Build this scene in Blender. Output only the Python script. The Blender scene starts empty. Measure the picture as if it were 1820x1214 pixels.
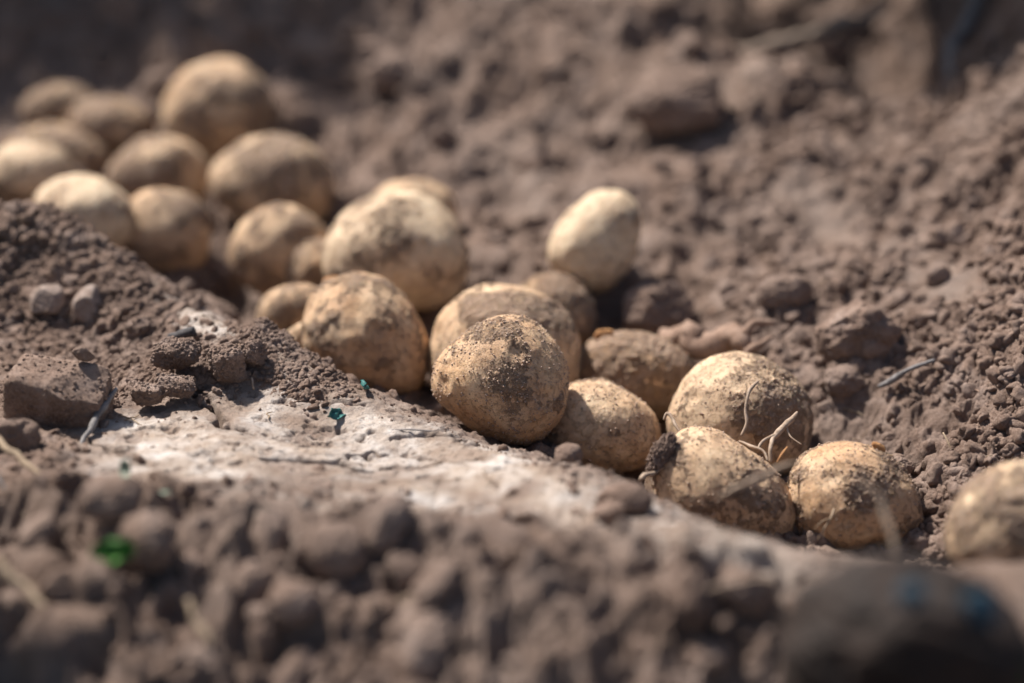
import bpy, bmesh, math, random
import numpy as np
from mathutils import Vector, Matrix

# ------------------------------------------------------------------ camera, sky, sun, exposure
SC = bpy.context.scene
COL = SC.collection
R = math.radians
PITCH = R(25.0); CAM_H = 0.56; LENS = 85.0
FPX = LENS / 36.0 * 1820.0
CAMP = np.array([0.0, 0.0, CAM_H])
FWD = np.array([0.0, math.cos(PITCH), -math.sin(PITCH)])
UPV = np.array([0.0, math.sin(PITCH), math.cos(PITCH)])
RGT = np.array([1.0, 0.0, 0.0])
cd = bpy.data.cameras.new('camera'); cam = bpy.data.objects.new('camera', cd); COL.objects.link(cam)
cam.location = CAMP; cam.rotation_euler = (R(90) - PITCH, 0, 0)
cd.lens = LENS; cd.sensor_width = 36.0; cd.clip_start = 0.02; cd.clip_end = 200.0
cd.dof.use_dof = True; cd.dof.focus_distance = 1.218; cd.dof.aperture_fstop = 2.4; cd.dof.aperture_blades = 0
SC.camera = cam

TO_SUN = Vector((-0.44, 0.44, 0.78)).normalized()
SUN_EL = math.asin(TO_SUN.z); SUN_AZ = math.atan2(TO_SUN.x, TO_SUN.y)
W = bpy.data.worlds.new('World'); SC.world = W; W.use_nodes = True
wn = W.node_tree.nodes; wl = W.node_tree.links; wn.clear()
sky = wn.new('ShaderNodeTexSky'); sky.sky_type = 'NISHITA'; sky.sun_disc = False
sky.sun_elevation = SUN_EL; sky.sun_rotation = SUN_AZ; sky.dust_density = 2.0
bg = wn.new('ShaderNodeBackground'); bg.inputs['Strength'].default_value = 0.068
wo = wn.new('ShaderNodeOutputWorld')
wl.new(sky.outputs[0], bg.inputs[0]); wl.new(bg.outputs[0], wo.inputs[0])
sd = bpy.data.lights.new('sun', 'SUN'); sd.energy = 5.0; sd.angle = R(2.5); sd.color = (1.0, 0.95, 0.89)
sun = bpy.data.objects.new('sun', sd); COL.objects.link(sun)
sun.rotation_euler = TO_SUN.to_track_quat('Z', 'Y').to_euler(); sun.location = (-2, 2, 4)
SC.view_settings.view_transform = 'Standard'; SC.view_settings.look = 'None'
SC.view_settings.gamma = 1.0; SC.view_settings.exposure = 0.88
SC.render.engine = 'CYCLES'
SC.cycles.max_bounces = 5; SC.cycles.diffuse_bounces = 3; SC.cycles.glossy_bounces = 2

rng = np.random.default_rng(7)

# ------------------------------------------------------------------ helpers
def pos(u, v, d):                       # pixel of the photograph (1820 wide) at depth d, as a point of the field
    u = np.asarray(u, float); v = np.asarray(v, float); d = np.asarray(d, float)
    return CAMP + d[..., None] * (FWD + RGT * ((u - 910) / FPX)[..., None] + UPV * ((607 - v) / FPX)[..., None])
def pos_z(u, v, z):                     # ... where the line of sight meets height z
    s = (607 - v) / FPX
    d = (CAM_H - z) / (math.sin(PITCH) - s * math.cos(PITCH))
    return pos(u, v, d)
def project(P):
    q = P - CAMP
    d = q @ FWD
    return 910 + FPX * (q @ RGT) / d, 607 - FPX * (q @ UPV) / d, d

def _hash(ix, iy, iz, seed):
    h = (ix.astype(np.int64) * 374761393 + iy.astype(np.int64) * 668265263 + iz.astype(np.int64) * 2147483647 + seed * 1274126177) & 0xFFFFFFFF
    h = ((h ^ (h >> 13)) * 1274126177) & 0xFFFFFFFF
    h = ((h ^ (h >> 16)) * 2246822519) & 0xFFFFFFFF
    h ^= h >> 15
    return (h & 0xFFFFFF).astype(np.float64) / float(0xFFFFFF) * 2 - 1
def vnoise3(P, seed=0):
    F = np.floor(P); f = P - F; F = F.astype(np.int64)
    w = f * f * f * (f * (f * 6 - 15) + 10)
    o = 0
    for dx in (0, 1):
        for dy in (0, 1):
            for dz in (0, 1):
                ww = (w[:, 0] if dx else 1 - w[:, 0]) * (w[:, 1] if dy else 1 - w[:, 1]) * (w[:, 2] if dz else 1 - w[:, 2])
                o = o + ww * _hash(F[:, 0] + dx, F[:, 1] + dy, F[:, 2] + dz, seed)
    return o
def vnoise2(X, Y, seed=0):
    FX = np.floor(X); FY = np.floor(Y); fx = X - FX; fy = Y - FY
    FX = FX.astype(np.int64); FY = FY.astype(np.int64); Z = np.zeros_like(FX)
    wx = fx**3 * (fx * (fx * 6 - 15) + 10); wy = fy**3 * (fy * (fy * 6 - 15) + 10)
    a = _hash(FX, FY, Z, seed); b = _hash(FX + 1, FY, Z, seed); c = _hash(FX, FY + 1, Z, seed); d = _hash(FX + 1, FY + 1, Z, seed)
    return (a * (1 - wx) + b * wx) * (1 - wy) + (c * (1 - wx) + d * wx) * wy
def fbm3(P, octv=4, seed=0, gain=0.5):
    o = 0; a = 1.0; t = 0
    for k in range(octv):
        o = o + a * vnoise3(P * (2.03**k) + 17.3 * k, seed + k); t += a; a *= gain
    return o / t
def fbm2(X, Y, octv=4, seed=0, gain=0.5, billow=False):
    o = 0; a = 1.0; t = 0
    for k in range(octv):
        c, s = math.cos(0.7 * k), math.sin(0.7 * k); m = 2.03**k
        n = vnoise2((X * c - Y * s) * m + 31.7 * k, (X * s + Y * c) * m - 11.3 * k, seed + k)
        if billow: n = 1 - 2 * np.abs(n)
        o = o + a * n; t += a; a *= gain
    return o / t
def sstep(a, b, x):
    t = np.clip((x - a) / (b - a), 0, 1); return t * t * (3 - 2 * t)

def mesh_np(name, V, F, mat=None, attrs=None, smooth=True):
    me = bpy.data.meshes.new(name); V = np.asarray(V, np.float32); F = np.asarray(F, np.int32)
    n = F.shape[1]
    me.vertices.add(len(V)); me.vertices.foreach_set('co', V.ravel())
    me.loops.add(F.size); me.loops.foreach_set('vertex_index', F.ravel())
    me.polygons.add(len(F)); me.polygons.foreach_set('loop_start', np.arange(0, F.size, n, dtype=np.int32))
    me.polygons.foreach_set('use_smooth', np.full(len(F), smooth))
    me.update(calc_edges=True)
    for k, a in (attrs or {}).items():
        at = me.attributes.new(k, 'FLOAT', 'POINT'); at.data.foreach_set('value', np.asarray(a, np.float32))
    if mat: me.materials.append(mat)
    return me
def link(name, me, parent=None, loc=None):
    o = bpy.data.objects.new(name, me); COL.objects.link(o)
    if loc is not None: o.location = loc
    if parent is not None: o.parent = parent
    return o
def tag(o, label=None, cat=None, group=None, kind=None):
    if label: o['label'] = label
    if cat: o['category'] = cat
    if group: o['group'] = group
    if kind: o['kind'] = kind
    return o
_ico = {}
def ico(sub):
    if sub not in _ico:
        bm = bmesh.new(); bmesh.ops.create_icosphere(bm, subdivisions=sub, radius=1.0)
        me = bpy.data.meshes.new('tmp'); bm.to_mesh(me); bm.free()
        V = np.empty(len(me.vertices) * 3, np.float32); me.vertices.foreach_get('co', V)
        F = np.empty(len(me.polygons) * 3, np.int32); me.polygons.foreach_get('vertices', F)
        bpy.data.meshes.remove(me)
        _ico[sub] = (V.reshape(-1, 3).astype(np.float64), F.reshape(-1, 3))
    return _ico[sub]
def tube(pts, rad, seg=8, sub=5):
    """tapered, smoothed tube along pts (world), radius per point; returns V, F"""
    pts = np.asarray(pts, float); rad = np.asarray(rad, float); n = len(pts)
    t = np.linspace(0, n - 1, (n - 1) * sub + 1); i = np.clip(t.astype(int), 0, n - 2); f = (t - i)[:, None]
    p0 = pts[np.clip(i - 1, 0, n - 1)]; p1 = pts[i]; p2 = pts[i + 1]; p3 = pts[np.clip(i + 2, 0, n - 1)]
    P = 0.5 * ((2 * p1) + (-p0 + p2) * f + (2 * p0 - 5 * p1 + 4 * p2 - p3) * f**2 + (-p0 + 3 * p1 - 3 * p2 + p3) * f**3)
    Rr = np.interp(t, np.arange(n), rad)
    P = P + (Rr[:, None] * .8) * np.stack([vnoise3(P * 130 + 5 * k, 60 + k) for k in range(3)], -1); Rr = Rr * (1 + .25 * vnoise3(P * 260, 66))
    T = np.gradient(P, axis=0); T /= np.linalg.norm(T, axis=1)[:, None] + 1e-12
    ref = np.array([0.31, 0.17, 0.93]); A = np.cross(T, ref); A /= np.linalg.norm(A, axis=1)[:, None] + 1e-9; B = np.cross(T, A)
    an = np.linspace(0, 2 * math.pi, seg, endpoint=False)
    V = P[:, None, :] + Rr[:, None, None] * (np.cos(an)[None, :, None] * A[:, None, :] + np.sin(an)[None, :, None] * B[:, None, :])
    m = len(P); V = V.reshape(-1, 3)
    a = np.arange(m - 1)[:, None] * seg + np.arange(seg)[None, :]; b = np.arange(m - 1)[:, None] * seg + (np.arange(seg)[None, :] + 1) % seg
    F = np.stack([a, b, b + seg, a + seg], -1).reshape(-1, 4)
    V = np.vstack([V, P[0], P[-1]]); k = len(V)
    cap = [[k - 2, (j + 1) % seg, j, j] for j in range(seg)] + [[k - 1, (m - 1) * seg + j, (m - 1) * seg + (j + 1) % seg, (m - 1) * seg + (j + 1) % seg] for j in range(seg)]
    return V, F, cap
def tube_mesh(name, paths, mat):
    bm = bmesh.new()
    for pts, rad in paths:
        V, F, cap = tube(pts, rad)
        vs = [bm.verts.new(v) for v in V]
        for f in F: bm.faces.new([vs[i] for i in f])
        for c in cap: bm.faces.new([vs[i] for i in c[:3]])
    for f in bm.faces: f.smooth = True
    me = bpy.data.meshes.new(name); bm.to_mesh(me); bm.free(); me.materials.append(mat)
    return me

# ------------------------------------------------------------------ materials
def nt(name):
    m = bpy.data.materials.new(name); m.use_nodes = True
    t = m.node_tree; t.nodes.clear()
    o = t.nodes.new('ShaderNodeOutputMaterial'); b = t.nodes.new('ShaderNodeBsdfPrincipled')
    t.links.new(b.outputs[0], o.inputs[0]); b.inputs['Specular IOR Level'].default_value = 0.25
    return m, t, b
def N(t, typ, **kw):
    n = t.nodes.new(typ)
    for k, v in kw.items():
        if k in n.inputs: n.inputs[k].default_value = v
        else: setattr(n, k, v)
    return n
def noise(t, co, scale, detail=6, rough=0.6):
    n = N(t, 'ShaderNodeTexNoise', Scale=scale, Detail=detail, Roughness=rough); t.links.new(co, n.inputs['Vector']); return n.outputs['Fac']
def ramp(t, fac, stops):
    r = t.nodes.new('ShaderNodeValToRGB'); t.links.new(fac, r.inputs[0]); e = r.color_ramp.elements
    while len(e) < len(stops): e.new(0.5)
    for k, (p, c) in enumerate(stops):
        e[k].position = p; e[k].color = c if len(c) == 4 else (*c, 1)
    return r.outputs[0]
def mix(t, fac, a, b):
    m = t.nodes.new('ShaderNodeMix'); m.data_type = 'RGBA'
    for s, v in ((m.inputs[0], fac), (m.inputs[6], a), (m.inputs[7], b)):
        if hasattr(v, 'is_linked'): t.links.new(v, s)
        else: s.default_value = v if not isinstance(v, tuple) or len(v) == 4 else (*v, 1)
    return m.outputs[2]
def math_(t, op, a, b, clamp=False):
    m = t.nodes.new('ShaderNodeMath'); m.operation = op; m.use_clamp = clamp
    for k, v in enumerate((a, b)):
        if hasattr(v, 'is_linked'): t.links.new(v, m.inputs[k])
        else: m.inputs[k].default_value = v
    return m.outputs[0]
def bump(t, b, h, dist, strength=1.0, prev=None):
    n = N(t, 'ShaderNodeBump', Distance=dist, Strength=strength); t.links.new(h, n.inputs['Height'])
    if prev is not None: t.links.new(prev, n.inputs['Normal'])
    t.links.new(n.outputs[0], b.inputs['Normal']); return n.outputs[0]
def attr(t, name):
    a = t.nodes.new('ShaderNodeAttribute'); a.attribute_name = name; return a.outputs['Fac']

SOIL_D = (0.125, 0.082, 0.063); SOIL_M = (0.198, 0.134, 0.102); SOIL_L = (0.300, 0.226, 0.190)
def soil_material(name, use_dust=False, gain=1.0):
    m, t, b = nt(name)
    co = N(t, 'ShaderNodeNewGeometry').outputs['Position']
    g = lambda c: tuple(min(1, x * gain) for x in c)
    c = ramp(t, noise(t, co, 55, 8, 0.62), [(0.30, g(SOIL_D)), (0.50, g(SOIL_M)), (0.72, g(SOIL_L))])
    fine = noise(t, co, 700, 4, 0.7)
    c = mix(t, ramp(t, fine, [(0.45, (0, 0, 0)), (0.75, (0.55,) * 3)]), c, g((0.36, 0.275, 0.225)))
    gr = noise(t, co, 14, 4, 0.5)
    c = mix(t, ramp(t, gr, [(0.45, (0, 0, 0)), (0.68, (0.45,) * 3)]), c, g((0.240, 0.186, 0.157)))
    if use_dust:
        d = attr(t, 'dust')
        pc = ramp(t, noise(t, co, 38, 9, 0.65), [(0.26, (0.31, 0.225, 0.17)), (0.42, (0.41, 0.32, 0.255)), (0.53, (0.55, 0.465, 0.40)), (0.63, (0.69, 0.63, 0.58)), (0.75, (0.76, 0.72, 0.69))])
        pc = mix(t, ramp(t, noise(t, co, 330, 5, 0.7), [(0.56, (0, 0, 0)), (0.70, (0.6,) * 3)]), pc, (0.25, 0.165, 0.115))
        f = math_(t, 'ADD', d, math_(t, 'MULTIPLY', math_(t, 'SUBTRACT', noise(t, co, 90, 6, 0.7), 0.5), math_(t, 'MULTIPLY', d, 1.2)), True)
        c = mix(t, f, c, pc)
    t.links.new(c, b.inputs['Base Color']); b.inputs['Roughness'].default_value = 0.95
    b.inputs['Specular IOR Level'].default_value = 0.12
    n = bump(t, b, noise(t, co, 420, 8, 0.7), 0.0030, 0.8)
    bump(t, b, noise(t, co, 1500, 4, 0.7), 0.0010, 0.8, n)
    return m
M_SOIL = soil_material('field_soil', True)
M_CRUMB = soil_material('crumb_soil', False, 1.14)
M_CLOD = soil_material('clod_soil', False, 1.25)

def potato_material(name, pale):
    m, t, b = nt(name)
    co = N(t, 'ShaderNodeTexCoord').outputs['Object']
    oi = N(t, 'ShaderNodeObjectInfo').outputs['Random']
    add = N(t, 'ShaderNodeVectorMath', operation='ADD'); t.links.new(co, add.inputs[0])
    comb = N(t, 'ShaderNodeCombineXYZ'); t.links.new(math_(t, 'MULTIPLY', oi, 9.0), comb.inputs[0]); t.links.new(comb.outputs[0], add.inputs[1])
    co = add.outputs[0]
    d = attr(t, 'dirt')
    skin = ramp(t, noise(t, co, 45, 6, 0.55), [(0.30, (0.46, 0.252, 0.122)), (0.50, (0.64, 0.400, 0.220)), (0.68, (0.78, 0.570, 0.365))])
    skin = mix(t, pale, skin, (0.82, 0.665, 0.465))
    # thin rubbed-on dust, scurf and lenticels
    th = ramp(t, noise(t, co, 130, 8, 0.7), [(0.44, (0, 0, 0)), (0.62, (0.8,) * 3)])
    skin = mix(t, math_(t, 'MULTIPLY', th, 0.45), skin, (0.36, 0.215, 0.125))
    bl = ramp(t, noise(t, co, 62, 5, 0.6), [(0.50, (0, 0, 0)), (0.64, (0.7,) * 3)])
    skin = mix(t, math_(t, 'MULTIPLY', bl, 0.50), skin, (0.33, 0.19, 0.105))
    vo = N(t, 'ShaderNodeTexVoronoi', Scale=190.0); t.links.new(co, vo.inputs['Vector'])
    spot = ramp(t, vo.outputs['Distance'], [(0.10, (0.8,) * 3), (0.24, (0, 0, 0))])
    skin = mix(t, math_(t, 'MULTIPLY', spot, 0.30), skin, (0.20, 0.115, 0.065))
    fl = ramp(t, noise(t, co, 300, 5, 0.75), [(0.53, (0, 0, 0)), (0.63, (0.85,) * 3)])
    skin = mix(t, math_(t, 'MULTIPLY', fl, math_(t, 'ADD', math_(t, 'MULTIPLY', d, 0.55), 0.07, True)), skin, (0.310, 0.190, 0.112))
    soil = ramp(t, noise(t, co, 160, 7, 0.65), [(0.30, (0.23, 0.15, 0.105)), (0.50, (0.37, 0.255, 0.185)), (0.70, (0.50, 0.38, 0.295))])
    fine = noise(t, co, 520, 6, 0.75)
    midn = noise(t, co, 150, 6, 0.7)
    fs = math_(t, 'ADD', d, math_(t, 'MULTIPLY', math_(t, 'SUBTRACT', midn, 0.5), 0.9))
    fs = ramp(t, fs, [(0.05, (0.08,) * 3), (0.62, (0.82,) * 3)])
    c = mix(t, math_(t, 'MULTIPLY', fs, math_(t, 'ADD', 0.22, midn)), skin, (0.455, 0.300, 0.192))
    fh = math_(t, 'ADD', math_(t, 'ADD', d, math_(t, 'MULTIPLY', math_(t, 'SUBTRACT', fine, 0.5), 1.1)), math_(t, 'MULTIPLY', math_(t, 'SUBTRACT', midn, 0.5), 1.3))
    f = ramp(t, fh, [(0.60, (0, 0, 0)), (0.95, (0.80,) * 3)])
    c = mix(t, f, c, soil)
    gr = ramp(t, noise(t, co, 1300, 3, 0.6), [(0.56, (0, 0, 0)), (0.66, (0.9,) * 3)])
    c = mix(t, math_(t, 'MULTIPLY', gr, 0.5), c, (0.58, 0.46, 0.36))
    gd = ramp(t, noise(t, co, 620, 4, 0.7), [(0.54, (0, 0, 0)), (0.64, (0.9,) * 3)])
    c = mix(t, math_(t, 'MULTIPLY', gd, math_(t, 'ADD', math_(t, 'MULTIPLY', d, 0.45), 0.06)), c, (0.27, 0.165, 0.11))
    t.links.new(c, b.inputs['Base Color'])
    ro = math_(t, 'ADD', math_(t, 'MULTIPLY', f, 0.30), 0.62); t.links.new(ro, b.inputs['Roughness'])
    b.inputs['Specular IOR Level'].default_value = 0.22; b.inputs['Subsurface Weight'].default_value = 0.10; b.inputs['Subsurface Radius'].default_value = (1.0, 0.48, 0.2); b.inputs['Subsurface Scale'].default_value = 0.005
    n = bump(t, b, f, 0.0011, 0.9)
    n = bump(t, b, fine, 0.0012, 0.7, n)
    h2 = math_(t, 'MULTIPLY', noise(t, co, 900, 6, 0.75), math_(t, 'ADD', math_(t, 'MULTIPLY', f, 0.8), 0.35))
    n = bump(t, b, fl, 0.0012, 0.8, n)
    bump(t, b, h2, 0.0015, 1.0, n)
    return m
M_POT = {p: potato_material('potato_skin_%d' % int(p * 100), p) for p in (0.0, 0.25, 0.5, 0.75)}

def plain(name, c1, c2, scale, rough=0.8, bumpd=0.0006, trans=0.0):
    m, t, b = nt(name)
    co = N(t, 'ShaderNodeTexCoord').outputs['Object']
    n = noise(t, co, scale, 6, 0.65)
    t.links.new(ramp(t, n, [(0.32, c1), (0.68, c2)]), b.inputs['Base Color']); b.inputs['Roughness'].default_value = rough
    bump(t, b, noise(t, co, scale * 5, 5, 0.7), bumpd, 0.7)
    return m
M_ROOT = plain('pale_root', (0.20, 0.135, 0.09), (0.44, 0.34, 0.26), 260, 0.95)
M_BROWNROOT = plain('brown_root', (0.17, 0.105, 0.075), (0.34, 0.235, 0.175), 130, 0.95)
M_DUSTSTALK = plain('dusty_stalk', (0.15, 0.11, 0.08), (0.27, 0.21, 0.165), 90, 0.95)
M_TWIG = plain('grey_twig', (0.10, 0.092, 0.090), (0.25, 0.23, 0.22), 220)
M_STICK = plain('dark_stick', (0.035, 0.032, 0.032), (0.11, 0.10, 0.10), 200)
M_STRAW = plain('straw', (0.22, 0.155, 0.10), (0.42, 0.32, 0.22), 200)
M_TEAL = plain('teal_plastic', (0.015, 0.080, 0.075), (0.05, 0.19, 0.17), 180, 0.45)
M_GREEN = plain('green_leaf', (0.025, 0.090, 0.012), (0.07, 0.20, 0.03), 90, 0.5)
M_SAGE = plain('sage_leaf', (0.14, 0.18, 0.12), (0.36, 0.42, 0.33), 90, 0.6)
M_FLAKE = plain('skin_flake', (0.30, 0.13, 0.05), (0.55, 0.30, 0.13), 260)
M_DARK = plain('dark_damp_clod', (0.007, 0.005, 0.004), (0.034, 0.020, 0.014), 2.2, 0.7, 0.002)
M_BLUE = plain('blue_scrap', (0.012, 0.040, 0.062), (0.025, 0.080, 0.12), 90, 0.5)
M_STONE = plain('dusty_stone', (0.22, 0.15, 0.112), (0.40, 0.32, 0.275), 2.2, 0.9, 0.0015)

# ------------------------------------------------------------------ potatoes: where each lies (pixels of the photo, depth) and its outline
POT = [
 # key, (u,v), (rx,ry,tilt), depth, level, dirt, top dust, pale, outline
 ('hero', (887, 675), (120, 117, 0), 1.25, 7, .37, .30, 0.0, [(908,558),(946,573),(977,597),(997,632),(1008,674),(1005,717),(985,755),(946,785),(923,792),(885,782),(834,757),(803,730),(772,705),(766,678),(776,639),(807,604),(842,581),(873,566)],
  'round tan potato with sandy crust, sharpest of all, resting on the pale crest'),
 ('behind', (897, 637), (138, 135, 0), 1.33, 6, .44, .30, .25, [(760,651),(762,616),(776,581),(799,546),(826,523),(861,508),(892,503),(931,510),(970,525),(1000,550),(1024,581),(1033,616),(1035,655),(1010,720),(960,760),(890,770),(820,750),(780,710)],
  'large dirt-banded potato directly behind the sharpest sandy potato'),
 ('brownback', (980, 567), (77, 77, 0), 1.40, 6, .80, .5, 0.0, None,
  'brown dusty potato half hidden behind the large dirt-banded potato, below the pale one'),
 ('beside', (1072, 757), (104, 82, -8), 1.275, 7, 0.26, .12, .25, [(1008,686),(1032,677),(1066,675),(1105,690),(1140,713),(1167,740),(1176,771),(1170,806),(1148,825),(1105,837),(1047,836),(990,815),(962,780),(965,730)],
  'golden speckled potato tucked low against the right side of the sandy one'),
 ('flaky', (1130, 668), (108, 84, 0), 1.335, 6, .85, .8, 0.0, [(1037,616),(1078,595),(1117,590),(1163,598),(1202,616),(1229,639),(1240,660),(1235,700),(1200,735),(1130,750),(1060,740),(1025,705),(1022,655)],
  'soil-coated potato with an orange skin flake on top, in the middle of the heap'),
 ('bigright', (1314, 738), (127, 108, -10), 1.275, 7, 0.46, .15, .5, [(1186,752),(1192,721),(1209,686),(1236,655),(1271,634),(1306,627),(1341,634),(1383,649),(1414,670),(1434,697),(1441,732),(1438,771),(1428,810),(1403,841),(1340,852),(1270,850),(1210,820)],
  'large two-tone potato, pale left and muddy right, with root strands across it'),
 ('peaked', (1285, 868), (140, 95, -25), 1.20, 7, .42, .12, .25, [(1146,850),(1151,814),(1178,786),(1201,770),(1221,758),(1244,755),(1271,762),(1306,785),(1345,810),(1376,837),(1399,872),(1412,907),(1416,940),(1390,965),(1300,968),(1220,948),(1160,900)],
  'peaked golden potato with a dirt cake on its left shoulder'),
 ('dented', (1519, 882), (118, 92, 0), 1.20, 7, 0.45, .40, 0.0, [(1400,870),(1414,829),(1441,802),(1476,788),(1515,785),(1550,793),(1585,813),(1612,841),(1631,879),(1639,920),(1633,952),(1590,978),(1510,983),(1440,968),(1405,925)],
  'round tan potato with a dirty dented face, rightmost of the sharp potatoes'),
 ('edge', (1818, 928), (152, 104, 24), 1.09, 6, .10 + 0.63, .35, .5, None,
  'blurred yellow potato cut off by the right edge of the photo'),
 ('pale', (1053, 430), (100, 76, 55), 1.42, 6, 0.12, -.05, .75, [(1138,385),(1133,360),(1114,344),(1087,338),(1059,343),(1028,364),(997,395),(978,426),(972,457),(986,488),(1013,511),(1052,523),(1090,511),(1117,480),(1133,434)],
  'clean pale upright potato lying alone up the far bank'),
 ('scabbed', (650, 598), (112, 110, 0), 1.33, 6, 0.64, .45, 0.0, [(645,486),(680,495),(711,521),(734,552),(755,586),(763,623),(756,666),(738,700),(690,714),(640,708),(590,692),(555,650),(540,610),(538,583),(542,552),(557,529),(581,506),(610,492)],
  'brown potato with a scraped yellow patch near its top, behind the crumb pile'),
 ('bigyellow', (702, 450), (136, 105, 0), 1.42, 6, 0.35, -.05, .75, [(570,460),(572,441),(599,395),(637,362),(680,345),(734,343),(777,364),(808,395),(831,434),(836,472),(823,507),(792,540),(740,555),(680,555),(610,535),(578,500)],
  'largest yellow potato with brown smears, blurred above the scraped brown potato'),
 ('capback', (733, 386), (84, 70, 0), 1.50, 5, .35, -.1, .25, None,
  'brown potato showing only its top behind the largest yellow potato'),
 ('smallgap', (556, 482), (54, 60, 10), 1.45, 5, 0.65, .2, .25, None,
  'small dusky potato squeezed against the left side of the largest yellow potato'),
 ('midtan', (500, 446), (91, 84, 0), 1.465, 5, 0.54, -.05, .25, None,
  'blurred tan potato with a bright top, left of the small dusky one'),
 ('lowbrown', (516, 552), (64, 45, 20), 1.38, 5, 0.63, .2, .25, None,
  'small brown potato peeping out left of the scraped potato, above the crumb pile'),
 ('sliver', (540, 597), (34, 24, 20), 1.345, 5, .2, 0, .5, None,
  'tiny yellow potato sliver wedged under the scraped potato, just above the crest'),
 ('longdusty', (488, 325), (112, 88, -6), 1.55, 5, 0.63, .3, .5, None,
  'broad dusty potato with a yellow crown, below and right of the topmost big potato'),
 ('topmost', (391, 196), (98, 94, 10), 1.65, 5, 0.52, .1, .25, None,
  'biggest of the far potatoes, tall and golden, highest on the slope at the back'),
 ('darkhalf', (283, 315), (90, 75, 0), 1.59, 5, 0.64, .1, .25, None,
  'mud-brown potato with a pale right side, under the topmost big potato'),
 ('moundside', (290, 416), (84, 82, 0), 1.485, 5, 0.52, -.1, .25, None,
  'golden potato with a dark smear, emerging right beside the left soil mound'),
 ('moundpale', (150, 386), (93, 74, -8), 1.47, 5, 0.22, -.1, .75, None,
  'pale cream potato directly behind the top of the left soil mound'),
 ('edgepale', (56, 315), (80, 64, 0), 1.55, 5, 0.34, -.1, .75, None,
  'cream potato with a dark lower half at the left edge of the photo'),
 ('edgebrown', (98, 284), (94, 64, -8), 1.62, 5, 0.77, .2, .25, None,
  'brown potato between the cream potato at the left edge and the far pair'),
 ('pairright', (197, 230), (79, 60, -5), 1.66, 5, 0.85, .3, .25, None,
  'brown blurred potato, right one of the far pair at the upper left'),
 ('pairleft', (103, 196), (70, 48, 8), 1.69, 5, 0.82, .3, .25, None,
  'dim flattish potato, left one of the far pair and farthest at the upper left'),
]
for p in POT: pass
PC = {p[0]: (pos(p[1][0], p[1][1], p[3]), p) for p in POT}

# ------------------------------------------------------------------ the ground: control heights, then lumps, crumbs, cracks
ctl = []
def cp(u, v, d): ctl.append(pos(u, v, d))
def cz(u, v, z): ctl.append(pos_z(u, v, z))
CREST = [(-60,372,1.38),(0,378,1.37),(80,372,1.365),(140,395,1.36),(200,440,1.35),(270,500,1.335),(360,548,1.305),(470,592,1.265),(560,642,1.25),(640,690,1.237),(700,716,1.225),(780,754,1.21),
         (860,792,1.19),(930,818,1.17),(1010,835,1.15),(1100,853,1.13),(1200,905,1.11),(1300,960,1.085),(1400,990,1.065),(1500,1002,1.045),(1600,1000,1.025),(1750,1005,1.0),(1900,1005,.98)]
for c in CREST:
    cp(*c); P = pos(*c); Q = P.copy(); Q[:2] += np.array([0.35, 0.94]) * 0.028; Q[2] = min(P[2] - 0.026, -0.005); ctl.append(Q)
for c in [(60,460,1.345),(150,560,1.322),(0,570,1.315),(260,600,1.29),(300,650,1.25),(450,680,1.235),(600,760,1.2),(750,805,1.18),(400,780,1.17),(600,830,1.15),(200,770,1.18),(0,700,1.22),(800,890,1.10),
          (100,900,1.08),(300,950,1.05),(600,950,1.04),(900,950,1.05),(1100,950,1.05),(200,1090,1.0),(600,1090,.99),(1000,1090,.97),(1300,1070,.97),(1480,1110,.985),(1650,1110,.985),(1800,1070,.97),
          (100,1200,.985),(600,1200,.972),(1000,1200,.953),(1330,1200,.955),(1600,1200,.972),(1800,1200,.955),(100,1320,.965),(600,1320,.953),(1000,1320,.935),(1400,1320,.945),(1800,1320,.935),
          (1500,750,1.285),(1700,800,1.22),(1800,700,1.235),(1650,650,1.285),(1750,550,1.305),(1820,400,1.37),(1600,400,1.45),(1500,500,1.41),(1660,900,1.19),(1750,830,1.19)]: cp(*c)
for u, v, z in [(1440,840,-.04),(1200,780,-.045),(900,720,-.04),(740,690,-.04),(560,570,-.04),(450,520,-.04),(380,480,-.04),(420,400,-.04),(330,380,-.04),(220,330,-.04),(-60,330,-.035),(860,560,-.035),(1100,560,-.03),
                (1250,600,-.025),(1350,560,-.012),(1200,420,-.012),(900,400,-.02),(650,280,-.02),(1000,250,-.005),(1300,300,.002),(800,150,.015),(560,120,.012),(400,60,.03),(1400,120,.03),(1700,120,-.03),(1760,190,-.02),
                (1640,230,.012),(1780,60,.035),(600,-20,.045),(1200,-20,.05),(1850,-20,.05),(0,-20,.045),(0,100,.012),(200,100,.012),(1050,100,.03)]: cz(u, v, z)
for k, (c, p) in PC.items():
    if k == 'edge': continue
    r = p[2][1] * p[3] / FPX
    ctl.append(np.array([c[0], c[1], c[2] - r * (.82 if k in ('hero', 'pale') else .70)]))
for x in (-.6, -.2, .2, .6): ctl.append(np.array([x, 0.45, -.02])); ctl.append(np.array([x, 0.65, -.02])); ctl.append(np.array([x, 2.6, .05]))
ctl = np.array(ctl)
def tps_fit(P, lam=2e-5):
    n = len(P); d2 = ((P[:, None, :2] - P[None, :, :2])**2).sum(-1)
    K = 0.5 * d2 * np.log(d2 + 1e-12) + lam * np.eye(n)
    A = np.zeros((n + 3, n + 3)); A[:n, :n] = K; A[:n, n] = 1; A[:n, n + 1:] = P[:, :2]; A[n, :n] = 1; A[n + 1:, :n] = P[:, :2].T
    b = np.zeros(n + 3); b[:n] = P[:, 2]
    return np.linalg.solve(A, b)
wts = tps_fit(ctl)
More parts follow.
